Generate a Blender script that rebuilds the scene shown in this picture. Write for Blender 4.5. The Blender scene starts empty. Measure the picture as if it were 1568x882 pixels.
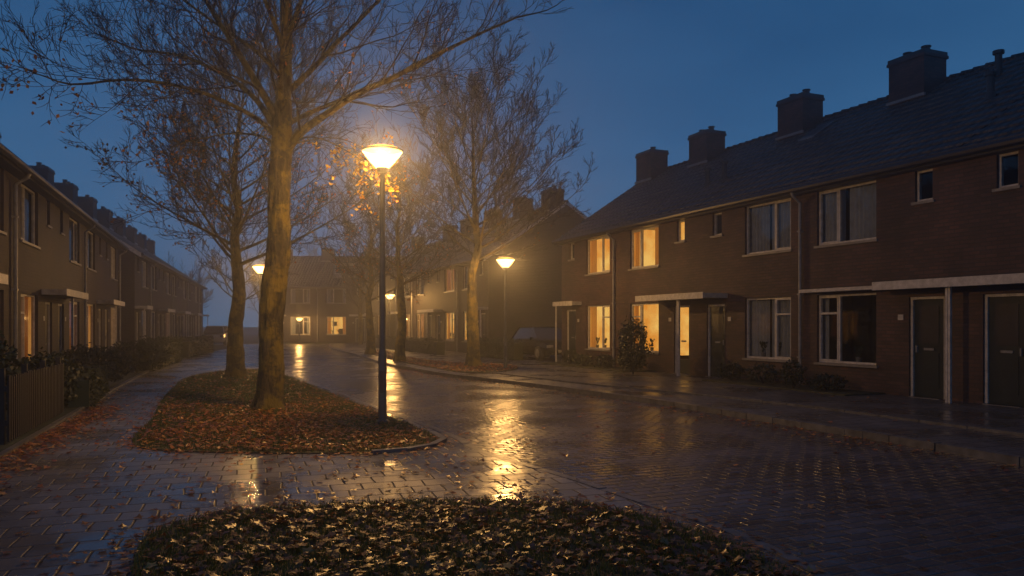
import bpy, math, random
from mathutils import Vector, Matrix, noise
random.seed(7)
R = random.uniform
S = bpy.context.scene
COL = S.collection
S.view_settings.view_transform = 'Standard'
S.view_settings.look = 'None'
S.view_settings.exposure = 0

# ------------------------------------------------------------------ materials
def newmat(name):
    m = bpy.data.materials.new(name); m.use_nodes = True
    nt = m.node_tree
    for n in list(nt.nodes): nt.nodes.remove(n)
    out = nt.nodes.new('ShaderNodeOutputMaterial')
    return m, nt, out
def N(nt, t, **kw):
    n = nt.nodes.new(t)
    for k, v in kw.items(): setattr(n, k, v)
    return n
def L(nt, a, b): nt.links.new(a, b)
def c4(c): return (c[0], c[1], c[2], 1)
def ramp(nt, fac, stops):
    r = nt.nodes.new('ShaderNodeValToRGB')
    e = r.color_ramp.elements
    e[0].position = stops[0][0]; e[0].color = c4(stops[0][1])
    e[1].position = stops[-1][0]; e[1].color = c4(stops[-1][1])
    for p, c in stops[1:-1]:
        x = e.new(p); x.color = c4(c)
    L(nt, fac, r.inputs[0]); return r
def g(v): return (v, v, v)
def principled(nt, out, **kw):
    p = nt.nodes.new('ShaderNodeBsdfPrincipled')
    for k, v in kw.items(): p.inputs[k].default_value = v
    L(nt, p.outputs[0], out.inputs[0]); return p
def math_(nt, op, a, b_=None, c=None):
    n = N(nt, 'ShaderNodeMath', operation=op)
    for i, v in enumerate((a, b_, c)):
        if v is None: continue
        if isinstance(v, (int, float)): n.inputs[i].default_value = v
        else: L(nt, v, n.inputs[i])
    return n.outputs[0]

def simple(name, col, rough=0.5, metal=0.0, var=0.25, scale=6, bump=0.0, coord='Object'):
    m, nt, out = newmat(name)
    p = principled(nt, out, Roughness=rough, Metallic=metal)
    tc = N(nt, 'ShaderNodeTexCoord')
    nz = N(nt, 'ShaderNodeTexNoise'); nz.inputs['Scale'].default_value = scale; nz.inputs['Detail'].default_value = 6
    L(nt, tc.outputs[coord], nz.inputs[0])
    lo = [c * (1 - var) for c in col]; hi = [min(1, c * (1 + var)) for c in col]
    r = ramp(nt, nz.outputs[0], [(0.3, lo), (0.7, hi)])
    L(nt, r.outputs[0], p.inputs['Base Color'])
    if bump:
        b = N(nt, 'ShaderNodeBump'); b.inputs['Strength'].default_value = bump; b.inputs['Distance'].default_value = 0.02
        L(nt, nz.outputs[0], b.inputs['Height']); L(nt, b.outputs[0], p.inputs['Normal'])
    return m

def brickwall(name, c1, c2, mortar):
    m, nt, out = newmat(name)
    p = principled(nt, out, Roughness=0.7)
    tc = N(nt, 'ShaderNodeTexCoord')
    bk = N(nt, 'ShaderNodeTexBrick')
    bk.inputs['Scale'].default_value = 1; bk.inputs['Brick Width'].default_value = 0.24
    bk.inputs['Row Height'].default_value = 0.08; bk.inputs['Mortar Size'].default_value = 0.009
    bk.inputs['Color1'].default_value = c4(c1); bk.inputs['Color2'].default_value = c4(c2); bk.inputs['Mortar'].default_value = c4(mortar)
    L(nt, tc.outputs['UV'], bk.inputs[0])
    nz = N(nt, 'ShaderNodeTexNoise'); nz.inputs['Scale'].default_value = 0.9; nz.inputs['Detail'].default_value = 8
    L(nt, tc.outputs['UV'], nz.inputs[0])
    r = ramp(nt, nz.outputs[0], [(0.3, g(0.45)), (0.7, g(1.25))])
    mx = N(nt, 'ShaderNodeMixRGB', blend_type='MULTIPLY'); mx.inputs[0].default_value = 1
    L(nt, bk.outputs[0], mx.inputs[1]); L(nt, r.outputs[0], mx.inputs[2])
    L(nt, mx.outputs[0], p.inputs['Base Color'])
    b = N(nt, 'ShaderNodeBump'); b.inputs['Strength'].default_value = 0.9; b.inputs['Distance'].default_value = 0.015; b.invert = True
    L(nt, bk.outputs['Fac'], b.inputs['Height']); L(nt, b.outputs[0], p.inputs['Normal'])
    return m

def paving(name, c1, c2, mortar, bw, rh, rot, rlo, rhi, bumpd, off=0.5, ms=0.008, nsc=6, mort_h=-1.0, spec=.5, tilt=0.0):
    m, nt, out = newmat(name)
    p = principled(nt, out); p.inputs['Specular IOR Level'].default_value = spec
    tc = N(nt, 'ShaderNodeTexCoord')
    mp = N(nt, 'ShaderNodeMapping'); mp.inputs['Rotation'].default_value = (0, 0, rot)
    L(nt, tc.outputs['Object'], mp.inputs[0])
    wn = N(nt, 'ShaderNodeTexNoise'); wn.inputs['Scale'].default_value = 0.8
    L(nt, mp.outputs[0], wn.inputs[0])
    wm = N(nt, 'ShaderNodeVectorMath', operation='SCALE'); wm.inputs['Scale'].default_value = 0.12
    L(nt, wn.outputs['Color'], wm.inputs[0])
    wa = N(nt, 'ShaderNodeVectorMath', operation='ADD')
    L(nt, mp.outputs[0], wa.inputs[0]); L(nt, wm.outputs[0], wa.inputs[1])
    bk = N(nt, 'ShaderNodeTexBrick', offset=off)
    bk.inputs['Scale'].default_value = 1; bk.inputs['Brick Width'].default_value = bw
    bk.inputs['Row Height'].default_value = rh; bk.inputs['Mortar Size'].default_value = ms
    bk.inputs['Mortar Smooth'].default_value = 0.8
    bk.inputs['Color1'].default_value = c4(c1); bk.inputs['Color2'].default_value = c4(c2); bk.inputs['Mortar'].default_value = c4(mortar)
    L(nt, wa.outputs[0], bk.inputs[0])
    nz = N(nt, 'ShaderNodeTexNoise'); nz.inputs['Scale'].default_value = 0.7; nz.inputs['Detail'].default_value = 7
    L(nt, mp.outputs[0], nz.inputs[0])
    r = ramp(nt, nz.outputs[0], [(0.3, g(0.6)), (0.7, g(1.2))])
    mx = N(nt, 'ShaderNodeMixRGB', blend_type='MULTIPLY'); mx.inputs[0].default_value = 1
    L(nt, bk.outputs[0], mx.inputs[1]); L(nt, r.outputs[0], mx.inputs[2])
    L(nt, mx.outputs[0], p.inputs['Base Color'])
    rr = ramp(nt, nz.outputs[0], [(0.38, g(rlo)), (0.62, g(rhi))])
    L(nt, math_(nt, 'MULTIPLY_ADD', bk.outputs['Fac'], 0.5, rr.outputs[0]), p.inputs['Roughness'])
    n2 = N(nt, 'ShaderNodeTexNoise'); n2.inputs['Scale'].default_value = nsc; n2.inputs['Detail'].default_value = 4
    L(nt, mp.outputs[0], n2.inputs[0])
    h = math_(nt, 'MULTIPLY_ADD', bk.outputs['Fac'], mort_h, n2.outputs[0])
    sp = N(nt, 'ShaderNodeSeparateColor'); L(nt, bk.outputs[0], sp.inputs[0])
    rnd = math_(nt, 'MULTIPLY_ADD', sp.outputs[0], 1 / (c2[0] - c1[0]), -c1[0] / (c2[0] - c1[0]))
    h = math_(nt, 'MULTIPLY_ADD', rnd, 0.35, h)
    if tilt:   # each stone is laid slightly out of level
        sx = N(nt, 'ShaderNodeSeparateXYZ'); L(nt, wa.outputs[0], sx.inputs[0])
        fy = math_(nt, 'FRACT', math_(nt, 'MULTIPLY', sx.outputs[1], 1 / rh))
        ty = math_(nt, 'MULTIPLY', math_(nt, 'SUBTRACT', rnd, 0.5), fy)
        h = math_(nt, 'MULTIPLY_ADD', ty, tilt, h)
    b = N(nt, 'ShaderNodeBump'); b.inputs['Strength'].default_value = 1; b.inputs['Distance'].default_value = bumpd
    L(nt, h, b.inputs['Height']); L(nt, b.outputs[0], p.inputs['Normal'])
    return m

def rooftile(name):
    m, nt, out = newmat(name)
    p = principled(nt, out, Roughness=0.5)
    tc = N(nt, 'ShaderNodeTexCoord'); sx = N(nt, 'ShaderNodeSeparateXYZ'); L(nt, tc.outputs['UV'], sx.inputs[0])
    s = math_(nt, 'SINE', math_(nt, 'MULTIPLY', sx.outputs[0], 2 * math.pi / 0.27))
    b = N(nt, 'ShaderNodeBump'); b.inputs['Distance'].default_value = 0.035; b.inputs['Strength'].default_value = 1
    L(nt, s, b.inputs['Height']); L(nt, b.outputs[0], p.inputs['Normal'])
    bk = N(nt, 'ShaderNodeTexBrick', offset=0.0)
    bk.inputs['Scale'].default_value = 1; bk.inputs['Brick Width'].default_value = 0.27; bk.inputs['Row Height'].default_value = 0.375
    bk.inputs['Mortar Size'].default_value = 0.015
    bk.inputs['Color1'].default_value = c4((0.024, 0.021, 0.021)); bk.inputs['Color2'].default_value = c4((0.075, 0.062, 0.056)); bk.inputs['Mortar'].default_value = c4(g(0.006))
    L(nt, tc.outputs['UV'], bk.inputs[0])
    nz = N(nt, 'ShaderNodeTexNoise'); nz.inputs['Scale'].default_value = 1.2; nz.inputs['Detail'].default_value = 8
    L(nt, tc.outputs['UV'], nz.inputs[0])
    r = ramp(nt, nz.outputs[0], [(0.3, g(0.45)), (0.7, g(1.2))])
    mx = N(nt, 'ShaderNodeMixRGB', blend_type='MULTIPLY'); mx.inputs[0].default_value = 1
    L(nt, bk.outputs[0], mx.inputs[1]); L(nt, r.outputs[0], mx.inputs[2]); L(nt, mx.outputs[0], p.inputs['Base Color'])
    return m

def glass(name, tint=(0.8, 0.85, 0.9), refl=0.12):
    m, nt, out = newmat(name)
    t = N(nt, 'ShaderNodeBsdfTransparent'); t.inputs[0].default_value = c4(tint)
    gl = N(nt, 'ShaderNodeBsdfGlossy'); gl.inputs['Roughness'].default_value = 0.03
    fr = N(nt, 'ShaderNodeLayerWeight'); fr.inputs[0].default_value = 0.25
    mul = math_(nt, 'MULTIPLY_ADD', fr.outputs['Fresnel'], 0.6, refl * 0.5)
    mx = N(nt, 'ShaderNodeMixShader'); L(nt, mul, mx.inputs[0])
    L(nt, t.outputs[0], mx.inputs[1]); L(nt, gl.outputs[0], mx.inputs[2]); L(nt, mx.outputs[0], out.inputs[0])
    return m

def litroom(name, c_lo, c_hi, st, sample=True):
    m, nt, out = newmat(name)
    tc = N(nt, 'ShaderNodeTexCoord')
    nz = N(nt, 'ShaderNodeTexNoise'); nz.inputs['Scale'].default_value = 1.8; nz.inputs['Detail'].default_value = 3
    L(nt, tc.outputs['Object'], nz.inputs[0])
    r = ramp(nt, nz.outputs[0], [(0.32, c_lo), (0.66, c_hi)])
    e = N(nt, 'ShaderNodeEmission'); e.inputs[1].default_value = st
    L(nt, r.outputs[0], e.inputs[0]); L(nt, e.outputs[0], out.inputs[0])
    if not sample: m.cycles.emission_sampling = 'NONE'
    return m

def islandcol(name, stops, rough=0.45, transl=0.0):
    m, nt, out = newmat(name)
    gm = N(nt, 'ShaderNodeNewGeometry')
    r = ramp(nt, gm.outputs['Random Per Island'], stops)
    p = principled(nt, out, Roughness=rough)
    L(nt, r.outputs[0], p.inputs['Base Color'])
    if transl:
        t = N(nt, 'ShaderNodeBsdfTranslucent'); L(nt, r.outputs[0], t.inputs[0])
        mx = N(nt, 'ShaderNodeMixShader'); mx.inputs[0].default_value = transl
        L(nt, p.outputs[0], mx.inputs[1]); L(nt, t.outputs[0], mx.inputs[2]); L(nt, mx.outputs[0], out.inputs[0])
    return m

def barkmat(name, lo, hi):
    m, nt, out = newmat(name)
    p = principled(nt, out, Roughness=0.75)
    tc = N(nt, 'ShaderNodeTexCoord'); mp = N(nt, 'ShaderNodeMapping'); mp.inputs['Scale'].default_value = (1, 1, 0.25)
    L(nt, tc.outputs['Object'], mp.inputs[0])
    nz = N(nt, 'ShaderNodeTexNoise'); nz.inputs['Scale'].default_value = 12; nz.inputs['Detail'].default_value = 10; nz.inputs['Roughness'].default_value = .68
    L(nt, mp.outputs[0], nz.inputs[0])
    r = ramp(nt, nz.outputs[0], [(0.42, lo), (0.60, hi)])
    n2 = N(nt, 'ShaderNodeTexNoise'); n2.inputs['Scale'].default_value = 2.4; n2.inputs['Detail'].default_value = 9; n2.inputs['Roughness'].default_value = .68
    L(nt, tc.outputs['Object'], n2.inputs[0])
    r2 = ramp(nt, n2.outputs[0], [(0.46, g(0)), (0.56, g(0.75))])
    mx = N(nt, 'ShaderNodeMixRGB'); mx.inputs[2].default_value = c4((0.20, 0.15, 0.018))
    L(nt, r2.outputs[0], mx.inputs[0]); L(nt, r.outputs[0], mx.inputs[1]); L(nt, mx.outputs[0], p.inputs['Base Color'])
    b = N(nt, 'ShaderNodeBump'); b.inputs['Strength'].default_value = 1; b.inputs['Distance'].default_value = 0.14
    L(nt, nz.outputs[0], b.inputs['Height']); L(nt, b.outputs[0], p.inputs['Normal'])
    return m

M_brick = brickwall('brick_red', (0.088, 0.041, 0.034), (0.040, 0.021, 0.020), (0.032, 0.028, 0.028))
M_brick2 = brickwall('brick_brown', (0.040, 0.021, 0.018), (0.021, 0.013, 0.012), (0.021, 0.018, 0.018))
M_roof = rooftile('roof_tiles')
M_white = simple('white_paint_weathered', (0.42, 0.405, 0.38), 0.5, var=0.25, scale=9)
M_canopy = simple('canopy_concrete', (0.28, 0.27, 0.25), 0.6, var=0.4, scale=5, bump=0.3)
M_pipe = simple('grey_pipe', (0.20, 0.20, 0.20), 0.4)
M_dark = simple('dark_trim', (0.022, 0.022, 0.026), 0.4)
M_fence = simple('dark_stained_wood', (0.012, 0.010, 0.009), 0.6, var=.4)
M_door = simple('door_paint', (0.018, 0.026, 0.026), 0.35)
M_sill = simple('sill_stone', (0.18, 0.17, 0.155), 0.5)
M_carglass = simple('car_window_glass', (0.008, 0.009, 0.01), 0.06, var=.1)
M_glass = glass('window_glass')
M_lit = litroom('room_lit', (0.80, 0.26, 0.025), (1.0, 0.54, 0.12), 1.2)
M_litdim = litroom('room_lit_dim', (0.5, 0.14, 0.015), (1.0, 0.40, 0.08), 0.6, False)
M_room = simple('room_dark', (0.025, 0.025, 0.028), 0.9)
M_curt = simple('curtain_cloth', (0.36, 0.37, 0.38), 0.9, var=0.15)
def curtlit():
    m, nt, out = newmat('curtain_backlit')
    d = N(nt, 'ShaderNodeBsdfDiffuse'); d.inputs[0].default_value = c4((0.6, 0.4, 0.22))
    t = N(nt, 'ShaderNodeBsdfTranslucent'); t.inputs[0].default_value = c4((0.8, 0.55, 0.3))
    mx = N(nt, 'ShaderNodeMixShader'); mx.inputs[0].default_value = 0.7
    L(nt, d.outputs[0], mx.inputs[1]); L(nt, t.outputs[0], mx.inputs[2]); L(nt, mx.outputs[0], out.inputs[0])
    return m
M_curtlit = curtlit()
M_road = paving('brick_road_wet', (0.034, 0.031, 0.036), (0.100, 0.084, 0.087), (0.008, 0.008, 0.009), 0.27, 0.135, math.radians(-24), 0.15, 0.34, 0.012, ms=0.018, nsc=8, mort_h=-1.3, spec=1.0, tilt=.9)
M_pave = paving('pavement_tiles_wet', (0.078, 0.083, 0.090), (0.14, 0.142, 0.15), (0.016, 0.015, 0.016), 0.3, 0.3, math.radians(-18), 0.16, 0.42, 0.007, ms=0.013, nsc=5, mort_h=-0.9, spec=.85, tilt=.8)
M_pave2 = paving('pavement_tiles_wet_far_side', (0.07, 0.07, 0.072), (0.105, 0.10, 0.10), (0.02, 0.02, 0.02), 0.3, 0.3, math.radians(-23), 0.2, 0.5, 0.006, ms=0.016, nsc=4, spec=.6)
M_kerb = simple('kerb_concrete_wet', (0.10, 0.10, 0.098), 0.35, var=0.35, scale=7, bump=0.3)
M_soil = simple('damp_turf', (0.032, 0.034, 0.013), 0.8, var=0.5, scale=4, bump=0.8)
M_lawn = simple('grass_ground', (0.022, 0.030, 0.012), 0.8, var=0.5, scale=5, bump=1)
M_grass = islandcol('grass_blades', [(0, (0.03, 0.06, 0.012)), (0.6, (0.065, 0.105, 0.02)), (1, (0.14, 0.13, 0.04))], 0.5, 0.35)
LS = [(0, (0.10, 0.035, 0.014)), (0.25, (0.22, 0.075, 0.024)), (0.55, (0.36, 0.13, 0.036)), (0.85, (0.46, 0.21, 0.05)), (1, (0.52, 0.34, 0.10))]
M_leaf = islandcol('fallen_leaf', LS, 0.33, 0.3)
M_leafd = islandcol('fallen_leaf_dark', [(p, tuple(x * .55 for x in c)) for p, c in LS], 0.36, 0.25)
M_tleaf = islandcol('autumn_leaf', [(0, (0.30, 0.12, 0.02)), (0.5, (0.50, 0.28, 0.035)), (1, (0.62, 0.45, 0.06))], 0.5, 0.5)
M_tleaf2 = islandcol('autumn_leaf_brown', [(0, (0.20, 0.07, 0.02)), (0.5, (0.42, 0.15, 0.03)), (1, (0.5, 0.25, 0.04))], 0.5, 0.5)
M_bush = islandcol('bush_leaf', [(0, (0.009, 0.018, 0.008)), (0.6, (0.02, 0.034, 0.012)), (1, (0.035, 0.042, 0.016))], 0.45, 0.2)
M_bark = barkmat('bark_mossy', (0.009, 0.0075, 0.006), (0.075, 0.058, 0.028))
M_twig = simple('twig_bark', (0.018, 0.014, 0.012), 0.7)
M_pole = simple('lamp_post_metal', (0.09, 0.10, 0.10), 0.4, metal=0.3)
def lampglass(name, col, st, tr):
    m, nt, out = newmat(name)
    t = N(nt, 'ShaderNodeBsdfTransparent'); t.inputs[0].default_value = c4(tr); e = N(nt, 'ShaderNodeEmission')
    e.inputs[0].default_value = c4(col); e.inputs[1].default_value = st
    a = N(nt, 'ShaderNodeAddShader'); L(nt, t.outputs[0], a.inputs[0]); L(nt, e.outputs[0], a.inputs[1]); L(nt, a.outputs[0], out.inputs[0])
    m.cycles.emission_sampling = 'NONE'
    return m
M_bowl = lampglass('lamp_bowl_lit', (1.0, 0.56, 0.17), 2.8, (1, 1, 1))
M_dome = lampglass('lamp_dome_lit', (1.0, 0.46, 0.10), 1.5, (.20, .18, .16))

# ------------------------------------------------------------------ mesh builder
class MB:
    def __init__(s): s.v = []; s.f = []; s.m = []; s.mats = []
    def mi(s, mat):
        if mat not in s.mats: s.mats.append(mat)
        return s.mats.index(mat)
    def face(s, pts, mat):
        b = len(s.v); s.v.extend(tuple(p) for p in pts); s.f.append(tuple(range(b, b + len(pts)))); s.m.append(s.mi(mat))
    def box(s, x0, x1, y0, y1, z0, z1, mat):
        b = len(s.v); k = s.mi(mat)
        s.v += [(x0,y0,z0),(x1,y0,z0),(x1,y1,z0),(x0,y1,z0),(x0,y0,z1),(x1,y0,z1),(x1,y1,z1),(x0,y1,z1)]
        for q in ((3,2,1,0),(4,5,6,7),(0,1,5,4),(1,2,6,5),(2,3,7,6),(3,0,4,7)):
            s.f.append(tuple(b + i for i in q)); s.m.append(k)
    def tube(s, pts, rad, n, mat, cap=False):
        k = s.mi(mat); b = len(s.v); m = len(pts)
        up = Vector((0.31, 0.17, 0.93)).normalized()
        d0 = (pts[1] - pts[0]).normalized()
        u = d0.cross(up)
        if u.length < 0.1: u = d0.cross(Vector((1, 0, 0)))
        u.normalize()
        for i in range(m):
            d = (pts[min(i + 1, m - 1)] - pts[max(i - 1, 0)]).normalized()
            u = (u - d * u.dot(d)).normalized(); w = d.cross(u); r = rad[i]; p = pts[i]
            for j in range(n):
                a = 2 * math.pi * j / n; ca = math.cos(a) * r; sa = math.sin(a) * r
                s.v.append((p.x + u.x*ca + w.x*sa, p.y + u.y*ca + w.y*sa, p.z + u.z*ca + w.z*sa))
        for i in range(m - 1):
            for j in range(n):
                j2 = (j + 1) % n; a = b + i * n
                s.f.append((a + j, a + j2, a + n + j2, a + n + j)); s.m.append(k)
        if cap:
            s.f.append(tuple(b + j for j in reversed(range(n)))); s.m.append(k)
            s.f.append(tuple(b + (m - 1) * n + j for j in range(n))); s.m.append(k)
    def revolve(s, prof, n, mat, cx=0, cy=0):
        k = s.mi(mat); b = len(s.v)
        for r, z in prof:
            for j in range(n):
                a = 2 * math.pi * j / n; s.v.append((cx + r * math.cos(a), cy + r * math.sin(a), z))
        for i in range(len(prof) - 1):
            for j in range(n):
                j2 = (j + 1) % n; a = b + i * n
                s.f.append((a + j, a + j2, a + n + j2, a + n + j)); s.m.append(k)
    def obj(s, name, parent=None, smooth=False, uv=True):
        me = bpy.data.meshes.new(name); me.from_pydata(s.v, [], s.f)
        for m in s.mats: me.materials.append(m)
        me.polygons.foreach_set('material_index', s.m)
        if smooth: me.polygons.foreach_set('use_smooth', [True] * len(s.f))
        me.update()
        if uv:
            ul = me.uv_layers.new(name='UVMap').data
            for p in me.polygons:
                nx, ny, nz = abs(p.normal.x), abs(p.normal.y), abs(p.normal.z)
                for li in p.loop_indices:
                    co = me.vertices[me.loops[li].vertex_index].co
                    if nz > 0.6: ul[li].uv = (co.x, co.y * 1.18)
                    elif nx > ny: ul[li].uv = (co.y, co.z)
                    else: ul[li].uv = (co.x, co.z)
        o = bpy.data.objects.new(name, me); COL.objects.link(o)
        if parent: o.parent = parent
        return o
def empty(name, loc=(0, 0, 0), rot=0):
    e = bpy.data.objects.new(name, None); COL.objects.link(e)
    e.location = loc; e.rotation_euler = (0, 0, rot); e.empty_display_size = 0.3; return e

# ------------------------------------------------------------------ ground
def inpoly(x, y, P):
    c = False; j = len(P) - 1
    for i in range(len(P)):
        xi, yi = P[i]; xj, yj = P[j]
        if (yi > y) != (yj > y) and x < (xj - xi) * (y - yi) / (yj - yi) + xi: c = not c
        j = i
    return c
def edgedist(x, y, P):
    best = 9
    for i in range(len(P)):
        ax, ay = P[i]; bx, by = P[(i + 1) % len(P)]; dx, dy = bx - ax, by - ay; l2 = dx*dx + dy*dy or 1e-9
        t = max(0, min(1, ((x - ax) * dx + (y - ay) * dy) / l2)); best = min(best, math.hypot(x - ax - t*dx, y - ay - t*dy))
    return best
def slab(name, P, z0, z1, mat, side=None):
    a = sum(P[i][0] * P[(i + 1) % len(P)][1] - P[(i + 1) % len(P)][0] * P[i][1] for i in range(len(P)))
    if a < 0: P = P[::-1]
    b = MB(); b.face([(x, y, z1) for x, y in P], mat)
    for i in range(len(P)):
        p, q = P[i], P[(i + 1) % len(P)]
        b.face([(p[0], p[1], z0), (q[0], q[1], z0), (q[0], q[1], z1), (p[0], p[1], z1)], side or mat)
    return b.obj(name, uv=False)
def smoothline(P, n=6, closed=False):
    out = []; m = len(P); rng = m if closed else m - 1
    for i in range(rng):
        p0 = P[(i - 1) % m] if (closed or i > 0) else P[0]; p1 = P[i]; p2 = P[(i + 1) % m]
        p3 = P[(i + 2) % m] if (closed or i + 2 < m) else P[-1]
        for k in range(n):
            t = k / n
            out.append(tuple(0.5 * ((2*p1[a]) + (-p0[a]+p2[a])*t + (2*p0[a]-5*p1[a]+4*p2[a]-p3[a])*t*t + (-p0[a]+3*p1[a]-3*p2[a]+p3[a])*t**3) for a in (0, 1)))
    if not closed: out.append(P[-1])
    return out
def kerb(name, line, w, z0, z1, mat, closed=False):
    b = MB(); m = len(line); Lp = []; Rp = []
    for i in range(m):
        a = Vector(line[(i - 1) % m] if (closed or i) else line[i]); c = Vector(line[(i + 1) % m] if (closed or i < m - 1) else line[i])
        d = (c - a).normalized(); n = Vector((-d.y, d.x)) * w / 2; p = Vector(line[i]); Lp.append(p + n); Rp.append(p - n)
    for i in range(m if closed else m - 1):
        j = (i + 1) % m
        K = max(1, round((Vector(line[j]) - Vector(line[i])).length / 0.95))
        for k in range(K):
            f0, f1 = k / K, (k + 0.98) / K
            l0, l1, r0, r1 = Lp[i].lerp(Lp[j], f0), Lp[i].lerp(Lp[j], f1), Rp[i].lerp(Rp[j], f0), Rp[i].lerp(Rp[j], f1)
            dz = R(-0.004, 0.004)
            T = [(l0.x, l0.y, z1 + dz), (r0.x, r0.y, z1 + dz), (r1.x, r1.y, z1 + dz), (l1.x, l1.y, z1 + dz)]
            B = [(p[0], p[1], z0) for p in T]
            b.face(T, mat); b.face([B[0], T[0], T[3], B[3]], mat); b.face([B[1], B[2], T[2], T[1]], mat)
            b.face([B[0], B[1], T[1], T[0]], mat); b.face([B[3], T[3], T[2], B[2]], mat)
    return b.obj(name, uv=False)

b = MB(); b.face([(-400, -60, -0.04), (400, -60, -0.04), (400, 500, -0.04), (-400, 500, -0.04)], M_lawn); b.obj('ground', uv=False)
b = MB(); b.face([(-60, -4, 0), (40, -4, 0), (40, 66, 0), (-60, 66, 0)], M_road); b.obj('brick_road', uv=False)

rk = smoothline([(10.6, -3.5), (6.0, 9.2), (4.66, 12.5), (2.95, 16.4), (0.28, 21.3), (-1.9, 24.7), (-3.5, 28.2), (-5.3, 32.5), (-8.4, 42), (-12.5, 54), (-15, 65)])
lk = smoothline([(2.5, -3.5), (2.2, 3), (1.98, 5.1), (1.68, 6.2), (1.25, 7.0), (0.95, 7.6), (0.53, 8.4), (-0.19, 9.6), (-0.55, 10.4), (-0.8, 11.2), (-1.4, 12.6), (-2.8, 15.6), (-5.4, 21.4), (-7.75, 26.5), (-9.1, 29), (-11, 34), (-12.9, 42), (-16.6, 54), (-19, 65)])
slab('pavement', rk + [(38, 65), (38, -3.5)], 0.0, 0.09, M_pave2)
kerb('kerb', rk, 0.14, 0.0, 0.10, M_kerb)
slab('footpath', lk + [(-58, 65), (-58, -3.5)], 0.0, 0.035, M_pave)
kerb('kerb', lk, 0.10, 0.0, 0.041, M_kerb)
ik = smoothline([(10.6, 3.0), (7.6, 10.0), (5.66, 14.6), (3.9, 17.6), (1.95, 20.4), (0.2, 23.6), (-0.6, 25.2)])
kerb('kerb', ik, 0.12, 0.085, 0.13, M_kerb)

island = smoothline([(-9.84, 23.9), (-8.6, 19.9), (-7.23, 16.1), (-6.1, 13.3), (-5.55, 11.6), (-5.0, 10.4), (-4.2, 9.95), (-2.9, 9.8), (-1.85, 9.85), (-1.3, 10.2), (-1.05, 10.9), (-1.6, 12.5), (-2.98, 15.5), (-5.6, 21.3), (-7.95, 26.3), (-9.0, 27.8), (-9.9, 26.8)], 5, True)
slab('grass_verge', island, 0.0, 0.05, M_soil)
kerb('kerb', [(-1.75, 9.8), (-1.35, 10.02), (-1.05, 10.4), (-0.95, 10.9), (-1.2, 11.6)], 0.1, 0.0, 0.075, M_kerb)
bed = smoothline([(-1.7, 3.2), (-2.35, 4.8), (-2.75, 5.9), (-2.5, 6.6), (-1.7, 6.95), (-0.5, 7.1), (0.46, 7.05), (1.0, 6.65), (1.5, 5.95), (1.78, 5.1), (2.0, 3.2), (0, 2.6)], 6, True)
slab('grass_verge', bed, 0.0, 0.05, M_soil)
verge2 = smoothline([(-1.6, 25.4), (-2.9, 28.3), (-4.4, 32), (-7.3, 41), (-8.6, 47), (-7.2, 46), (-5.2, 38), (-2.8, 32.5), (-0.3, 30.2), (0.2, 27.6), (-0.5, 25.7)], 5, True)
slab('grass_verge', verge2, 0.05, 0.11, M_soil)
garden = [(-1.9, -3), (-6.35, 9.9), (-7.6, 13.3), (-9.9, 19.5), (-13.6, 30), (-16.2, 40), (-21.5, 62), (-56, 62), (-56, -3)]
slab('front_garden', garden, 0.0, 0.07, M_lawn)
kerb('garden_edging', [(-4.97, 5.9), (-6.35, 9.9), (-7.6, 13.3), (-9.9, 19.5), (-13.6, 30), (-16.2, 40)], 0.08, 0.04, 0.08, M_kerb)
ux, uy = Vector((0.39, -0.921)), Vector((0.921, 0.39)); O1 = Vector((2.06, 32.5))
def P1(s, d): return tuple(O1 + ux * s + uy * d)
slab('planting_bed', [P1(0, 0.1), P1(0, -1.2), P1(7, -1.3), P1(7, 0.1)], 0.05, 0.12, M_soil)
slab('planting_bed', [P1(11.1, 0.1), P1(11.1, -1.2), P1(16.2, -1.2), P1(16.2, 0.1)], 0.05, 0.12, M_soil)

# ------------------------------------------------------------------ leaves / grass scatter
def leafscatter(name, pts, mat, smin, smax, lobed=True, tilt=0.35, z_extra=0.03):
    b = MB(); k = b.mi(mat); V = b.v; F = b.f; MI = b.m
    for (x, y, z) in pts:
        s = R(smin, smax); yaw = R(0, 6.283)
        rot = Matrix.Rotation(yaw, 3, 'Z') @ Matrix.Rotation(random.gauss(0, tilt), 3, 'X') @ Matrix.Rotation(random.gauss(0, tilt), 3, 'Y')
        curl = R(-0.3, 0.8); zz = z + R(0.006, z_extra); base = len(V)
        n = 10 if lobed else 6
        V.append((x, y, zz))
        for i in range(n):
            a = 2 * math.pi * i / n
            if lobed: r = s * (0.55 if i % 2 == 0 else 0.30) * R(0.85, 1.15)
            else: r = s * (0.5 if i % 3 == 0 else 0.28)
            p = rot @ Vector((math.cos(a) * r, math.sin(a) * r * 0.85, curl * r * r / s * 0.9 * (1 if i % 4 else -0.3)))
            V.append((x + p.x, y + p.y, max(zz + p.z, z + 0.003)))
        for i in range(n):
            F.append((base, base + 1 + i, base + 1 + (i + 1) % n)); MI.append(k)
    return b.obj(name, uv=False)
def scatter(P, n, z, clump=0.0, dens=None, edge=0.0):
    xs = [p[0] for p in P]; ys = [p[1] for p in P]; out = []; tries = 0
    while len(out) < n and tries < n * 12:
        tries += 1
        x, y = R(min(xs), max(xs)), R(min(ys), max(ys))
        if not inpoly(x, y, P): continue
        if dens and random.random() > dens(x, y): continue
        if clump and noise.noise(Vector((x * 1.7, y * 1.7, 3))) < R(-1, 1) * clump - 0.35: continue
        if edge and edgedist(x, y, P) < R(0, edge): continue
        out.append((x, y, z))
    return out
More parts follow.
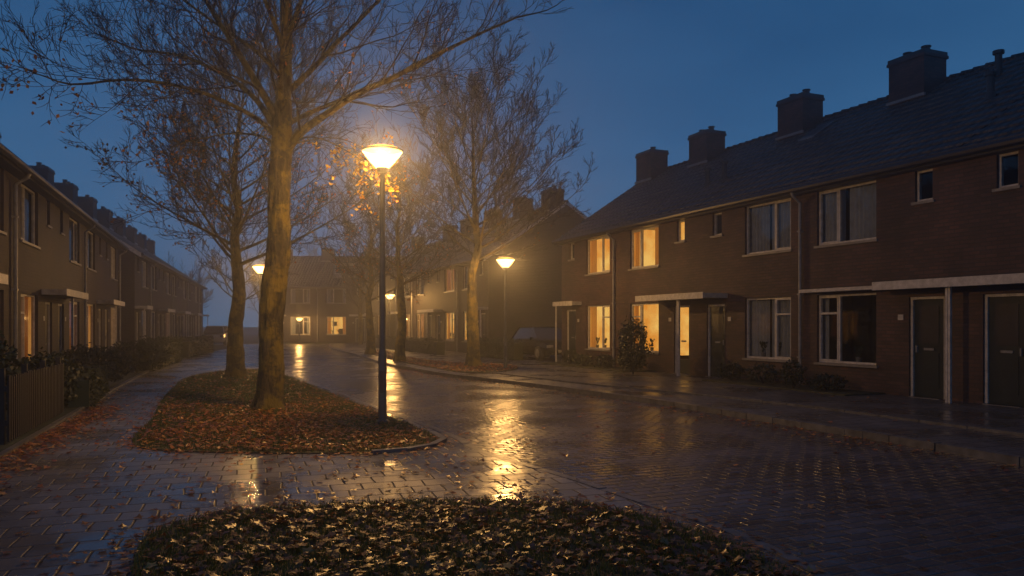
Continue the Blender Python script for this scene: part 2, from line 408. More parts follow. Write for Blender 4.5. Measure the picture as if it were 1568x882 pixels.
def grassblades(name, pts, h0, h1):
    b = MB(); k = b.mi(M_grass)
    for x, y, z in pts:
        h = R(h0, h1); a = R(0, 6.28); lx, ly = R(-.6, .6) * h, R(-.6, .6) * h; w = 0.004
        dx, dy = math.cos(a) * w, math.sin(a) * w; n = len(b.v)
        b.v += [(x - dx, y - dy, z), (x + dx, y + dy, z), (x + dx*.7 + lx*.4, y + dy*.7 + ly*.4, z + h*.6), (x - dx*.7 + lx*.4, y - dy*.7 + ly*.4, z + h*.6), (x + lx, y + ly, z + h)]
        b.f += [(n, n+1, n+2, n+3), (n+3, n+2, n+4)]; b.m += [k, k]
    return b.obj(name, uv=False)
def bdens(x, y): return .35 + .65 * max(0, min(1, .55 + 1.4 * noise.noise(Vector((x * 1.3, y * 1.3, 8)))))
def idens(x, y):
    f = 1.0 if y < 12.5 else max(.22, 1 - (y - 12.5) * .14)
    return f * (.35 + .65 * max(0, min(1, .6 + 1.5 * noise.noise(Vector((x * .8, y * .8, 5))))))
bp = scatter(bed, 4400, 0.052, 0, bdens, .2)
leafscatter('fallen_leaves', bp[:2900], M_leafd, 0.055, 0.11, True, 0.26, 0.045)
leafscatter('fallen_leaves', bp[2900:], M_leaf, 0.055, 0.10, True, 0.22, 0.05)
leafscatter('fallen_leaves', scatter(island, 8200, 0.052, 0, idens, .12), M_leaf, 0.06, 0.12, False, 0.24, 0.045)
leafscatter('fallen_leaves', scatter(verge2, 3000, 0.112, 0.4), M_leaf, 0.08, 0.14, False, 0.3, 0.03)
grassblades('grass', scatter(bed, 30000, 0.05), 0.025, 0.07)
grassblades('grass', scatter(island, 55000, 0.05), 0.025, 0.07)
stray = []
crossing = [(-5.9, 5), (-4.2, 10.3), (-1.0, 10.2), (1.2, 7.2), (-2.7, 7.0), (-2.4, 4.5)]
for x, y, z in scatter(crossing, 420, 0.04): stray.append((x, y, z))
for i in range(2300):
    P_ = island if i % 2 else bed; j = random.randrange(len(P_)); p = Vector(P_[j]).lerp(Vector(P_[(j + 1) % len(P_)]), R(0, 1)); a = R(0, 6.28); d = abs(random.gauss(0, 0.27)); q = (p.x + math.cos(a) * d, p.y + math.sin(a) * d)
    if not inpoly(q[0], q[1], island) and not inpoly(q[0], q[1], bed): stray.append((q[0], q[1], 0.042))
for i in range(600):
    t = random.choice(rk[6:40]); q = (t[0] - abs(random.gauss(0, 0.4)) - 0.05, t[1] - R(0, 0.4)); stray.append((q[0], q[1], 0.002))
for i in range(560):
    y = R(5, 30); x = R(-4, 8)
    stray.append((x, y, 0.1 if inpoly(x, y, rk + [(38, 65), (38, -3.5)]) else (0.042 if inpoly(x, y, lk + [(-58, 65), (-58, -3.5)]) else 0.002)))
for i in range(1500):
    t = R(0, 1); x = -4.9 - 3.3 * t + abs(random.gauss(0, 0.3)); y = 5.6 + 9.9 * t + R(-.2, .2); stray.append((x, y, 0.042))
for i in range(500):
    t = R(0, 1); x = -6.2 - 5.2 * t + R(-.9, .9); y = 12 + 12.5 * t
    if not inpoly(x, y, island): stray.append((x, y, 0.042))
leafscatter('fallen_leaves', stray, M_leaf, 0.045, 0.095, True, 0.16, 0.012)

# ------------------------------------------------------------------ houses
EAVE, RIDGE, DEP = 5.28, 8.25, 4.47
SL = (RIDGE - EAVE) / DEP
def rz(y): return EAVE + SL * min(y, 2 * DEP - y)

def window(fr, gl, inn, x0, x1, z0, z1, lit, mull=None, transom=False, curtain=0):
    yf = 0.07; t = 0.05
    fr.box(x0, x0 + t, yf, yf + 0.07, z0, z1, M_white); fr.box(x1 - t, x1, yf, yf + 0.07, z0, z1, M_white)
    fr.box(x0 + t, x1 - t, yf, yf + 0.07, z0, z0 + t, M_white); fr.box(x0 + t, x1 - t, yf, yf + 0.07, z1 - t, z1, M_white)
    if mull:
        mx = x0 + (x1 - x0) * mull; fr.box(mx - 0.03, mx + 0.03, yf - 0.004, yf + 0.066, z0 + t, z1 - t, M_white)
        a, c = (x0 + t, mx - 0.03) if mull < 0.5 else (mx + 0.03, x1 - t)
        for q in ((a, a + 0.03, z0 + t, z1 - t), (c - 0.03, c, z0 + t, z1 - t)): fr.box(q[0], q[1], yf - 0.012, yf + 0.05, q[2], q[3], M_white)
        fr.box(a + 0.03, c - 0.03, yf - 0.012, yf + 0.05, z0 + t, z0 + t + 0.03, M_white); fr.box(a + 0.03, c - 0.03, yf - 0.012, yf + 0.05, z1 - t - 0.03, z1 - t, M_white)
        if transom: fr.box(a + 0.03, c - 0.03, yf - 0.01, yf + 0.05, z1 - 0.48, z1 - 0.43, M_white)
    gl.face([(x0 + t, yf + 0.03, z0 + t), (x1 - t, yf + 0.03, z0 + t), (x1 - t, yf + 0.03, z1 - t), (x0 + t, yf + 0.03, z1 - t)], M_glass)
    fr.box(x0 - 0.06, x1 + 0.06, -0.05, yf - 0.002, z0 - 0.06, z0 - 0.003, M_sill)
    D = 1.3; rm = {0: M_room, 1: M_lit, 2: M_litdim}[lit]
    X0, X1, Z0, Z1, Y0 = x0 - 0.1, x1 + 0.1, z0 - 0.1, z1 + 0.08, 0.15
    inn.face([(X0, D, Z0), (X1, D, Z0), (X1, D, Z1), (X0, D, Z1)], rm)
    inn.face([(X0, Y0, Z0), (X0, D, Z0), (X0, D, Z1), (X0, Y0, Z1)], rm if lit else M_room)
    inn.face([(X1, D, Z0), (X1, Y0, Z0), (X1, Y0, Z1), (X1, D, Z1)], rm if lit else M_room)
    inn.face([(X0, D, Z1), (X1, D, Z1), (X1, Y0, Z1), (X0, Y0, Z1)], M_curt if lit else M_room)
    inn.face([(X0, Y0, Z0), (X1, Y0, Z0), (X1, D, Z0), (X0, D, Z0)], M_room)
    if x1 - x0 > 1:
        cm = M_curtlit if lit else M_curt
        def drape(a, c, y=0.24):
            n = max(6, int((c - a) / 0.025))
            for i in range(n):
                u0 = a + (c - a) * i / n; u1 = a + (c - a) * (i + 1) / n
                f0 = y + 0.03 * math.sin(u0 * 47) + 0.012 * math.sin(u0 * 101); f1 = y + 0.03 * math.sin(u1 * 47) + 0.012 * math.sin(u1 * 101)
                inn.face([(u0, f0, Z0 + 0.05), (u1, f1, Z0 + 0.05), (u1, f1, Z1 - 0.02), (u0, f0, Z1 - 0.02)], cm)
        w = x1 - x0
        if curtain == 1: drape(x0 - .05, x0 + w * .22); drape(x1 - w * .2, x1 + .05)
        elif curtain == 2: drape(x0 - .05, x0 + w * .40); drape(x0 + w * .45, x1 + .05)
        elif curtain == 3: drape(x0 - .05, x0 + w * .14); drape(x1 - w * .3, x1 + .05)
        elif curtain == 4: drape(x0 - .05, x0 + w * .1)
        if z0 < 2 and (lit == 1 or curtain != 0) and random.random() < (1 if lit else .6):
            for px in (x0 + w * .3, x0 + w * .62):
                inn.revolve([(0.0, z0 + 0.04), (0.05, z0 + 0.04), (0.065, z0 + 0.16), (0.0, z0 + 0.16)], 8, M_sill, px, 0.19)
                for q in range(26):
                    a = R(0, 6.28); h = R(.06, .3); s = R(.02, .045); cx = px + math.cos(a) * h * .45; cz = z0 + .14 + h
                    inn.face([(cx - s, .19, cz), (cx, .19 + R(-.03, .03), cz - s * 1.3), (cx + s, .2, cz), (cx, .19, cz + s * 1.3)], M_bush)
        if lit == 1 and z0 < 2:
            inn.box(x0 + w * .5, x0 + w * .8, 1.1, 1.2, z0, z0 + .55, M_dark)
            inn.box(x0 + w * .15, x0 + w * .38, 1.27, 1.285, z0 + .8, z0 + 1.2, M_dark)
        elif lit == 1:
            inn.box(x0 + w * .55, x0 + w * .8, 1.1, 1.25, z0, z0 + .7, M_litdim)

def house(origin, rot, off, w, mirror, brick, lits, canopy=True, ends=(False, False), curt=(1, 2), extra=None, chims=(0.0,), white_verge=False, awn=False, cdep=.55):
    """lits=(upper big, upper small, lower big, door)"""
    c, s = math.cos(rot), math.sin(rot)
    e = empty('brick_house', (origin[0] + c * off, origin[1] + s * off, 0), rot)
    mx = (lambda a, b_: (w - b_, w - a)) if mirror else (lambda a, b_: (a, b_))
    big = mx(2.15, 3.95); sm = mx(0.7, 1.13); dr = mx(0.42, 1.28)
    ops = [(big[0], big[1], 3.6, 4.95, 'b', lits[0]), (sm[0], sm[1], 4.28, 4.95, 's', lits[1]), (big[0], big[1], 0.72, 2.38, 'B', lits[2]), (dr[0], dr[1], 0.1, 2.25, 'd', lits[3])]
    wl = MB(); xs = sorted({0, w} | {o[0] for o in ops} | {o[1] for o in ops}); zs = sorted({0, EAVE - 0.05} | {o[2] for o in ops} | {o[3] for o in ops})
    for i in range(len(xs) - 1):
        for j in range(len(zs) - 1):
            cx, cz = (xs[i] + xs[i+1]) / 2, (zs[j] + zs[j+1]) / 2
            if any(o[0] < cx < o[1] and o[2] < cz < o[3] for o in ops): continue
            wl.face([(xs[i], 0, zs[j]), (xs[i+1], 0, zs[j]), (xs[i+1], 0, zs[j+1]), (xs[i], 0, zs[j+1])], brick)
    for o in ops:
        a, b_, z0, z1 = o[:4]; y = 0.15
        wl.face([(a, 0, z0), (a, 0, z1), (a, y, z1), (a, y, z0)], brick); wl.face([(b_, 0, z0), (b_, y, z0), (b_, y, z1), (b_, 0, z1)], brick)
        wl.face([(a, 0, z1), (b_, 0, z1), (b_, y, z1), (a, y, z1)], brick); wl.face([(a, 0, z0), (a, y, z0), (b_, y, z0), (b_, 0, z0)], M_sill)
    D2 = 2 * DEP
    wl.face([(w, D2, 0), (0, D2, 0), (0, D2, EAVE), (w, D2, EAVE)], brick)
    for k, x in ((0, 0.0), (1, w)):
        x += 0.002 if k == 0 else -0.002
        pts = [(x, 0, 0), (x, 0, EAVE - 0.05), (x, DEP, RIDGE - 0.08), (x, D2, EAVE - 0.05), (x, D2, 0)]
        wl.face(pts if k == 0 else pts[::-1], brick)
    wl.obj('walls', e)
    rf = MB(); o = 0.3; x0, x1 = (-0.12 if ends[0] else 0), (w + 0.12 if ends[1] else w)
    yA, zA = -o, rz(0) - SL * o; yB, zB = DEP, RIDGE; t = 0.1
    rows = 15
    for i in range(rows):
        y0 = yA + (yB - yA) * i / rows; y1 = yA + (yB - yA) * (i + 1) / rows; z0 = zA + (zB - zA) * i / rows; z1 = zA + (zB - zA) * (i + 1) / rows
        rf.face([(x0, y0, z0 + 0.045), (x1, y0, z0 + 0.045), (x1, y1, z1), (x0, y1, z1)], M_roof)
        rf.face([(x0, y0, z0), (x1, y0, z0), (x1, y0, z0 + 0.045), (x0, y0, z0 + 0.045)], M_roof)
    yC, zC = D2 + o, zA
    rf.face([(x1, yC, zC), (x0, yC, zC), (x0, yB, zB), (x1, yB, zB)], M_roof)
    rf.face([(x0, yA, zA - t), (x0, yB, zB - t), (x1, yB, zB - t), (x1, yA, zA - t)], M_dark); rf.face([(x0, yC, zC - t), (x1, yC, zC - t), (x1, yB, zB - t), (x0, yB, zB - t)], M_dark)
    for x, f in ((x0, ends[0]), (x1, ends[1])):
        mt = M_white if (f and white_verge) else M_dark
        hh = 0.2 if f else t
        rf.face([(x, yA, zA - hh), (x, yA, zA + .03), (x, yB, zB + .03), (x, yB, zB - hh)], mt); rf.face([(x, yC, zC - hh), (x, yB, zB - hh), (x, yB, zB + .03), (x, yC, zC + .03)], mt)
    n = int((x1 - x0) / 0.33)
    for i in range(n):
        a = x0 + (x1 - x0) * i / n; c_ = x0 + (x1 - x0) * (i + 1) / n + 0.02
        rf.tube([Vector((a, DEP, RIDGE - 0.02 + R(-.008, .008))), Vector((c_ - 0.01, DEP, RIDGE - 0.02))], [0.13, 0.09], 8, M_roof, True)
    rf.obj('roof', e)
    fr, gl, inn = MB(), MB(), MB()
    mu = 0.36 if mirror else 0.64
    for o in ops:
        if o[4] == 'b': window(fr, gl, inn, o[0], o[1], o[2], o[3], o[5], mu, False, curt[0])
        if o[4] == 'B': window(fr, gl, inn, o[0], o[1], o[2], o[3], o[5], mu, True, curt[1])
        if o[4] == 's': window(fr, gl, inn, o[0], o[1], o[2], o[3], o[5])
    fr.obj('window_frames', e); gl.obj('window_glass', e, uv=False); inn.obj('rooms', e, uv=False)
    d = MB(); a, b_ = dr; z0, z1 = 0.1, 2.25
    d.box(a, a + 0.06, .05, .14, z0, z1, M_white); d.box(b_ - .06, b_, .05, .14, z0, z1, M_white); d.box(a + .06, b_ - .06, .05, .14, z1 - .06, z1, M_white)
    d.box(a + .06, b_ - .06, -.1, .14, z0 - .08, z0, M_sill)
    if lits[3]:
        d.box(a + .06, b_ - .06, .09, .12, z0, z0 + .45, M_door); d.box(a + .06, a + .18, .09, .12, z0 + .45, z1 - .06, M_door); d.box(b_ - .18, b_ - .06, .09, .12, z0 + .45, z1 - .06, M_door)
        d.face([(a + .18, .105, z0 + .45), (b_ - .18, .105, z0 + .45), (b_ - .18, .105, z1 - .06), (a + .18, .105, z1 - .06)], M_glass)
        d.face([(a, .9, z0), (b_, .9, z0), (b_, .9, z1), (a, .9, z1)], M_lit if lits[3] == 1 else M_litdim)
    else:
        d.box(a + .06, b_ - .06, .09, .12, z0, z1 - .06, M_door)
        d.box(a + .2, b_ - .2, .08, .092, z0 + 1.15, z1 - .2, M_dark); d.box(a + .2, b_ - .2, .08, .092, z0 + .2, z0 + .95, M_door)
    hx = a + .14 if mirror else b_ - .14
    d.box(hx - .015, hx + .015, .045, .088, z0 + .95, z0 + 1.1, M_pipe)
    d.box((a + b_) / 2 - .12, (a + b_) / 2 + .12, .07, .088, z0 + 1.0, z0 + 1.05, M_pipe)
    if canopy:
        cx0, cx1 = (w - 1.75, w) if mirror else (0, 1.75)
        if canopy == 2: cx0, cx1 = (w - 2.2, w) if mirror else (0, 1.4)
        d.box(cx0, cx1, -cdep, 0.0, 2.42, 2.56, M_canopy); d.box(cx0, cx1, -cdep - .02, -cdep - .002, 2.40, 2.58, M_white)
        ex = (w - .055, w - .005) if mirror else (.005, .055)
        d.box(ex[0], ex[1], -cdep + .1, -cdep + .15, .09, 2.418, M_white)
    hn = (a - .28, a - .14) if mirror else (b_ + .14, b_ + .28)
    d.box(hn[0], hn[1], -.012, -.002, 1.75, 1.87, M_white)
    d.obj('front_door', e)
    tr = MB()
    tr.tube([Vector((x0, -.34, EAVE - .23)), Vector((x1, -.34, EAVE - .23))], [.075, .075], 8, M_dark, True)
    tr.box(0, w, -.26, -.235, EAVE - .34, EAVE - .1, M_dark)
    tr.box(0, w, -.235, -.003, EAVE - .34, EAVE - .31, M_dark)
    px = w - .06
    if not mirror:
        tr.tube([Vector((px, -.34, EAVE - .28)), Vector((px, -.3, EAVE - .38)), Vector((px, -.07, EAVE - .55)), Vector((px, -.07, 0.09))], [.04] * 4, 8, M_pipe, True)
        for zz in (.8, 2.4, 4.0): tr.box(px - .055, px + .055, -.12, -.002, zz, zz + .04, M_pipe)
    if awn: tr.box(.15, 2.95, -.3, -.003, 2.44, 2.52, M_white)
    tr.obj('gutter_and_downpipe', e)
    for ci, cx in enumerate(chims):
        ch = MB(); cy = 4.0; hw, hd = R(.52, .58), .42; zt = 8.98 + R(-.06, .06)
        ch.box(cx - hw, cx + hw, cy - hd, cy + hd, 7.3, zt - .18, brick); ch.box(cx - hw - .04, cx + hw + .04, cy - hd - .04, cy + hd + .04, zt - .18, zt - .1, brick)
        ch.box(cx - hw - .02, cx + hw + .02, cy - hd - .02, cy + hd + .02, zt - .1, zt, M_dark)
        for q in ((-.3, .28) if random.random() < .5 else (.1,)): ch.revolve([(.12, zt), (.10, zt + .16), (.13, zt + .17), (.13, zt + .2), (0, zt + .2)], 10, M_dark, cx + q, cy)
        ch.box(cx - hw - .05, cx + hw + .05, cy - hd - .06, cy - hd - .002, 7.72, 7.80, M_pipe)
        ch.obj('chimney', e)
    if extra: extra(e)
    return e

rot1 = math.atan2(-0.921, 0.39)
def exC(e):
    b = MB()
    for (xa, xb, ya, yb, mt, up) in ((1.0, 1.65, 3.0, 3.8, M_pipe, .06), (1.06, 1.59, 3.07, 3.73, M_glass, .085)):
        b.face([(xa, ya, rz(ya) + up), (xb, ya, rz(ya) + up), (xb, yb, rz(yb) + up), (xa, yb, rz(yb) + up)], mt)
    b.box(1.0, 1.65, 2.98, 3.0, rz(3.0) - .05, rz(3.0) + .06, M_pipe)
    b.obj('roof_window', e)
def vent(x, y, h=0.45, r=.06):
    def f(e):
        b = MB()
        for (xx, yy) in zip(x, y):
            b.revolve([(r * 1.6, rz(yy) - .05), (r * 1.2, rz(yy) + .12), (r, rz(yy) + .13), (r, rz(yy) + h), (r * 1.6, rz(yy) + h), (r * 1.6, rz(yy) + h + .08), (0, rz(yy) + h + .1)], 10, M_dark, xx, yy)
        b.obj('roof_vents', e)
    return f
house(O1, rot1, 0.0, 4.4, False, M_brick, (1, 0, 1, 0), True, (True, False), (1, 1), chims=(.6,), cdep=.4)
house(O1, rot1, 4.4, 4.9, True, M_brick, (1, 1, 1, 1), 2, curt=(3, 4), extra=vent((4.1, 3.5), (1.6, 1.4), .5, .08), cdep=.85)
house(O1, rot1, 9.3, 4.4, False, M_brick, (0, 0, 0, 0), 2, curt=(2, 2), extra=exC, cdep=.85)
house(O1, rot1, 13.7, 4.4, True, M_brick, (0, 0, 0, 0), curt=(2, 4), awn=True, extra=vent((2.6, 3.4), (3.6, 2.2), .5, .08))
house(O1, rot1, 18.1, 4.4, False, M_brick, (0, 0, 0, 0), curt=(1, 1))
house(O1, rot1, 22.5, 4.4, True, M_brick, (0, 0, 0, 0), curt=(2, 1), ends=(False, True))
O2 = O1 - ux * 27.2
for i in range(4):
    lt = [(0, 0, 2, 0), (0, 0, 2, 0), (2, 0, 1, 2), (0, 0, 1, 0)][i]
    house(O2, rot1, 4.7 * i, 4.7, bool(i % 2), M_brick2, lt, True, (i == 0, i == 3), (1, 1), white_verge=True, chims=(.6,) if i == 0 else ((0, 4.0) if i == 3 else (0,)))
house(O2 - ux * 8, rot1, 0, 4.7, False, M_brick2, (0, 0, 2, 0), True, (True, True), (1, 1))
rotL = math.atan2(0.938, -0.347); OL = Vector((-9.38, 12.87))
for i in range(5):
    lt = [(0, 0, 0, 0), (0, 0, 2, 0), (0, 0, 2, 0), (0, 0, 2, 2), (0, 0, 2, 0)][i]
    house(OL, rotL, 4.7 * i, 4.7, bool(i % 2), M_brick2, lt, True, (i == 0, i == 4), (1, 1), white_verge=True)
rotF = math.atan2(0.957, -0.29); OF = Vector((-18.2, 37.8))
for i in range(8):
    lt = [(0, 0, 0, 0), (0, 0, 0, 0), (0, 0, 2, 0), (0, 0, 0, 0), (0, 2, 0, 0), (0, 0, 0, 0), (0, 0, 2, 0), (0, 0, 0, 0)][i]
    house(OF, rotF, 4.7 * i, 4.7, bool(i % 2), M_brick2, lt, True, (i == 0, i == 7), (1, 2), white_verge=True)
def dormer(e):
    b = MB(); b.box(1.2, 3.3, .9, 3.2, 6.0, 7.35, M_canopy); b.box(1.05, 3.45, .75, 3.3, 7.352, 7.47, M_dark)
    b.box(1.35, 3.15, .87, .898, 6.35, 7.2, M_white); b.box(1.42, 2.2, .85, .868, 6.42, 7.13, M_dark); b.box(2.3, 3.08, .85, .868, 6.42, 7.13, M_dark)
    b.obj('dormer', e)
OE = Vector((-22.5, 72))
for i in range(5):
    lt = [(0, 0, 0, 0), (0, 0, 1, 0), (0, 0, 0, 0), (0, 0, 2, 0), (0, 0, 0, 0)][i]
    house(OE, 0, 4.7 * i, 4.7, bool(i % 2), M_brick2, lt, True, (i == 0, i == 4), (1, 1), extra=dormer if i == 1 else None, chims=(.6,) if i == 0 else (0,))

# ------------------------------------------------------------------ street lamps
def lamp(x, y, h, power, z0=0.05, sc=1.0):
    e = empty('street_lamp', (x, y, z0)); h -= z0
    b = MB()
    b.revolve([(.0, 0), (.10, 0), (.10, .04), (.068, .06), (.068, 1.1), (.062, 1.14), (.05, 1.2), (.045, h - .42 * sc), (.04, h - .30 * sc), (.085 * sc, h - .27 * sc), (.10 * sc, h - .20 * sc), (0, h - .20 * sc)], 20, M_pole)
    b.box(-.03, .03, -.074, -.066, .5, .85, M_dark)
    b.obj('post', e, smooth=False)
    b = MB(); b.revolve([(.10 * sc, h - .20 * sc), (.17 * sc, h - .13 * sc), (.26 * sc, h - .02 * sc), (.32 * sc, h + .07 * sc)], 32, M_bowl); b.obj('bowl', e, smooth=True)
    b = MB(); b.revolve([(.32 * sc, h + .095 * sc), (.26 * sc, h + .13 * sc), (.15 * sc, h + .16 * sc), (.02, h + .17 * sc)], 32, M_dome); b.obj('dome', e, smooth=True)
    b = MB(); b.revolve([(.322 * sc, h + .07 * sc), (.34 * sc, h + .075 * sc), (.34 * sc, h + .095 * sc), (.322 * sc, h + .097 * sc)], 32, M_pole); b.obj('rim', e)
    l = bpy.data.lights.new('lamp_bulb', 'POINT'); l.energy = power; l.color = (1.0, 0.52, 0.15); l.shadow_soft_size = 0.07 * sc
    o = bpy.data.objects.new('lamp_bulb', l); COL.objects.link(o); o.parent = e; o.location = (0, 0, h + .02 * sc)
lamp(-2.1, 12.7, 4.38, 760)
lamp(-0.23, 27.5, 3.85, 540)
lamp(-10.1, 31.5, 3.9, 520)
lamp(-8.1, 52, 3.55, 680)
lamp(-19.0, 70, 2.15, 380, sc=.9)

# ------------------------------------------------------------------ trees
def rot_about(d, ang):
    a = Vector((R(-1, 1), R(-1, 1), R(-1, 1))); a = a - d * a.dot(d)
    if a.length < 1e-3: a = Vector((1, 0, 0))
    return (Matrix.Rotation(ang, 3, a.normalized()) @ d).normalized()
UP = Vector((0, 0, 1))
V = Vector
class Tree:
    def __init__(s, name, base):
        s.wood = MB(); s.name = name; s.base = base; s.tips = []
    def shoot(s, p, d, Ln, r, lvl, maxl, nch, wob=0.2, trop=0.06, minr=0.006):
        n = [8, 6, 5, 4, 3][min(lvl, 4)]; pts = [p.copy()]; dirs = [d.copy()]
        for i in range(n):
            d = (d + Vector((R(-1, 1), R(-1, 1), R(-1, 1))) * wob + UP * trop).normalized()
            p = p + d * (Ln / n); pts.append(p.copy()); dirs.append(d.copy())
        rr = [max(minr * (1 - .45 * i / n), r * (1 - 0.75 * i / n)) for i in range(n + 1)]
        s.wood.tube(pts, rr, [10, 6, 4, 3, 3][min(lvl, 4)], M_bark if r > .05 else M_twig)
        s.kids(pts, dirs, rr, Ln, lvl, maxl, nch, wob, trop, minr)
    def kids(s, pts, dirs, rr, Ln, lvl, maxl, nch, wob, trop, minr, tmin=0.15):
        n = len(pts) - 1
        if lvl >= maxl: s.tips.append(pts[-1]); s.tips.append(pts[n // 2]); return
        k = nch[lvl]
        for j in range(k):
            t = tmin + (1 - tmin) * (j + R(0, 1)) / k; f = t * n; i = min(int(f), n - 1); q = pts[i].lerp(pts[i + 1], f - i)
            dd = rot_about(dirs[min(i + 1, len(dirs) - 1)], R(0.4, 1.0)); dd = (dd + UP * 0.10).normalized()
            s.shoot(q, dd, Ln * R(.3, .58) * (1.15 - .55 * t), max(minr, rr[i] * R(.3, .48)), lvl + 1, maxl, nch, wob, trop, minr)
    def limb(s, pts, r0, r1, nch, maxl=3, sides=10, minr=0.006, trop=.05):
        P = []; m = len(pts)
        for i in range(m - 1):
            for k in range(3): P.append(pts[i].lerp(pts[i + 1], k / 3) + (Vector((R(-1, 1), R(-1, 1), R(-1, 1))) * .07 if (i or k) else Vector((0, 0, 0))))
        P.append(pts[-1])
        for _ in range(2): P = [P[0]] + [(P[i-1] + P[i] * 2 + P[i+1]) / 4 for i in range(1, len(P) - 1)] + [P[-1]]
        n = len(P) - 1; rr = [r0 + (r1 - r0) * (i / n) ** .8 for i in range(n + 1)]
        dirs = [(P[min(i + 1, n)] - P[max(i - 1, 0)]).normalized() for i in range(n + 1)]
        s.wood.tube(P, rr, sides, M_bark)
        Ln = sum((P[i + 1] - P[i]).length for i in range(n))
        s.kids(P, dirs, rr, min(Ln, 5.0), 0, maxl, nch, .2, trop, minr)
        s.shoot(P[-1], dirs[-1], 1.4, r1, 1, maxl, nch, .2, .05, minr)
    def trunk(s, P, rad, sides=28):
        m = []; r = []
        for i in range(len(P) - 1):
            K = max(2, int((P[i + 1] - P[i]).length / .09))
            for k in range(K):
                m.append(P[i].lerp(P[i + 1], k / K)); r.append(rad[i] + (rad[i + 1] - rad[i]) * k / K)
        m.append(P[-1]); r.append(rad[-1]); b0 = len(s.wood.v); s.wood.tube(m, r, sides, M_bark)
        for i, c in enumerate(m):
            for j in range(sides):
                v = Vector(s.wood.v[b0 + i * sides + j]); o = v - c; a = 2 * math.pi * j / sides; z = c.z
                f = 1 + .22 * noise.noise(V((math.cos(a) * 1.3, math.sin(a) * 1.3, z * .9 + s.base[0]))) + .15 * noise.noise(V((math.cos(a) * 3.5, math.sin(a) * 3.5, z * 2.6))) + .08 * noise.noise(V((math.cos(a) * 9, math.sin(a) * 9, z * 6)))
                f += .25 * max(0, 1 - z / .45) ** 2 * (1 + .8 * math.sin(a * 5 + s.base[1]))
                s.wood.v[b0 + i * sides + j] = tuple(c + o * f)
    def done(s, groups=()):
        e = empty(s.name, s.base)
        s.wood.obj('trunk_and_branches', e, smooth=True, uv=False)
        for (nleaf, size, cond, mat) in groups:
            tp = [t for t in s.tips if cond(t)]
            if not tp: continue
            b = MB(); k = b.mi(mat)
            for _ in range(nleaf):
                t = random.choice(tp) + Vector((R(-.1, .1), R(-.1, .1), R(-.12, .03)))
                a = Vector((R(-1, 1), R(-1, 1), R(-1, 1))).normalized(); c = a.orthogonal().normalized() * size * R(.3, .45); a = a * size * R(.4, .7)
                n = len(b.v); b.v += [tuple(t - a), tuple(t + c), tuple(t + a), tuple(t - c)]; b.f += [(n, n+1, n+2, n+3)]; b.m += [k]
            b.obj('leaves', e, uv=False)
        return e
T = Tree('bare_tree', (-4.62, 14.9, 0.04))
sk = 0.01242
def q1(a, b_, y=0): return V(((a - 412) * sk, y, (630 - b_) * sk))
T.trunk([q1(412, 632), q1(413, 612), q1(415, 560), q1(417, 480), q1(425, 400), q1(428, 320), q1(431, 250), q1(433, 200), q1(435, 140), q1(439, 60), q1(437, -10), q1(434, -90), q1(440, -170)],
        [.265, .24, .225, .21, .21, .20, .19, .165, .135, .11, .095, .07, .04])
N3 = [11, 8, 7, 0]
T.limb([q1(430, 245), q1(462, 207, -.1), q1(520, 172, -.3), q1(565, 150, -.4), q1(640, 120, -.5), q1(720, 75, -.4), q1(790, 40, -.3)], .095, .018, [13, 7, 6, 0])
T.limb([q1(434, 150), q1(470, 90, .3), q1(520, 40, .6), q1(575, -30, .9), q1(620, -110, 1.2)], .065, .018, N3)
T.limb([q1(428, 195), q1(398, 140, -.2), q1(368, 80, -.4), q1(335, 25, -.5), q1(290, -60, -.6)], .085, .022, N3)
T.limb([q1(428, 205), q1(385, 150, .5), q1(320, 90, .9), q1(250, 60, 1.2), q1(160, 40, 1.5), q1(110, 20, 1.6)], .07, .014, [13, 7, 7, 0])
T.limb([q1(426, 215), q1(385, 178, -.3), q1(310, 150, -.7), q1(230, 150, -1.0), q1(160, 165, -1.2), q1(120, 150, -1.3)], .052, .010, [13, 8, 6, 0])
T.limb([q1(438, 90), q1(420, 20, -.5), q1(380, -50, -.9), q1(340, -130, -1.2)], .055, .015, N3)
T.limb([q1(438, 70), q1(480, -10, -.5), q1(540, -80, -.9)], .055, .015, N3)
T.limb([q1(433, 180), q1(450, 120, -.8), q1(480, 60, -1.6), q1(500, -20, -2.4)], .06, .014, N3)
T.limb([q1(433, 170), q1(400, 120, .9), q1(370, 50, 1.8), q1(330, -40, 2.6)], .06, .014, N3)
T.limb([q1(432, 200), q1(480, 150, .8), q1(560, 90, 1.6), q1(640, 40, 2.2), q1(720, -20, 2.6)], .055, .012, [12, 7, 6, 0])
T.limb([q1(430, 120), q1(370, 60, .2), q1(280, 0, .4), q1(200, -60, .5)], .05, .012, N3)
T.limb([q1(428, 230), q1(390, 205, .4), q1(330, 190, .8), q1(260, 195, 1.1), q1(200, 215, 1.3)], .032, .007, [11, 7, 5, 0])
T.limb([q1(432, 240), q1(470, 212, -.2), q1(520, 232, -.5), q1(565, 262, -.8), q1(600, 285, -.9)], .022, .005, [12, 5, 0, 0], 2, 6, .004, -.05)
T.limb([q1(440, 225), q1(480, 205, .3), q1(530, 215, .4), q1(580, 240, .3)], .02, .005, [10, 4, 0, 0], 2, 6, .004, -.04)
T.done([(520, .068, lambda t: t.z < 5.05 and .55 < t.x < 2.6, M_tleaf), (240, .07, lambda t: t.z < 7.2, M_tleaf2), (240, .08, lambda t: t.z < 6.3 and t.x < -.5, M_tleaf2)])

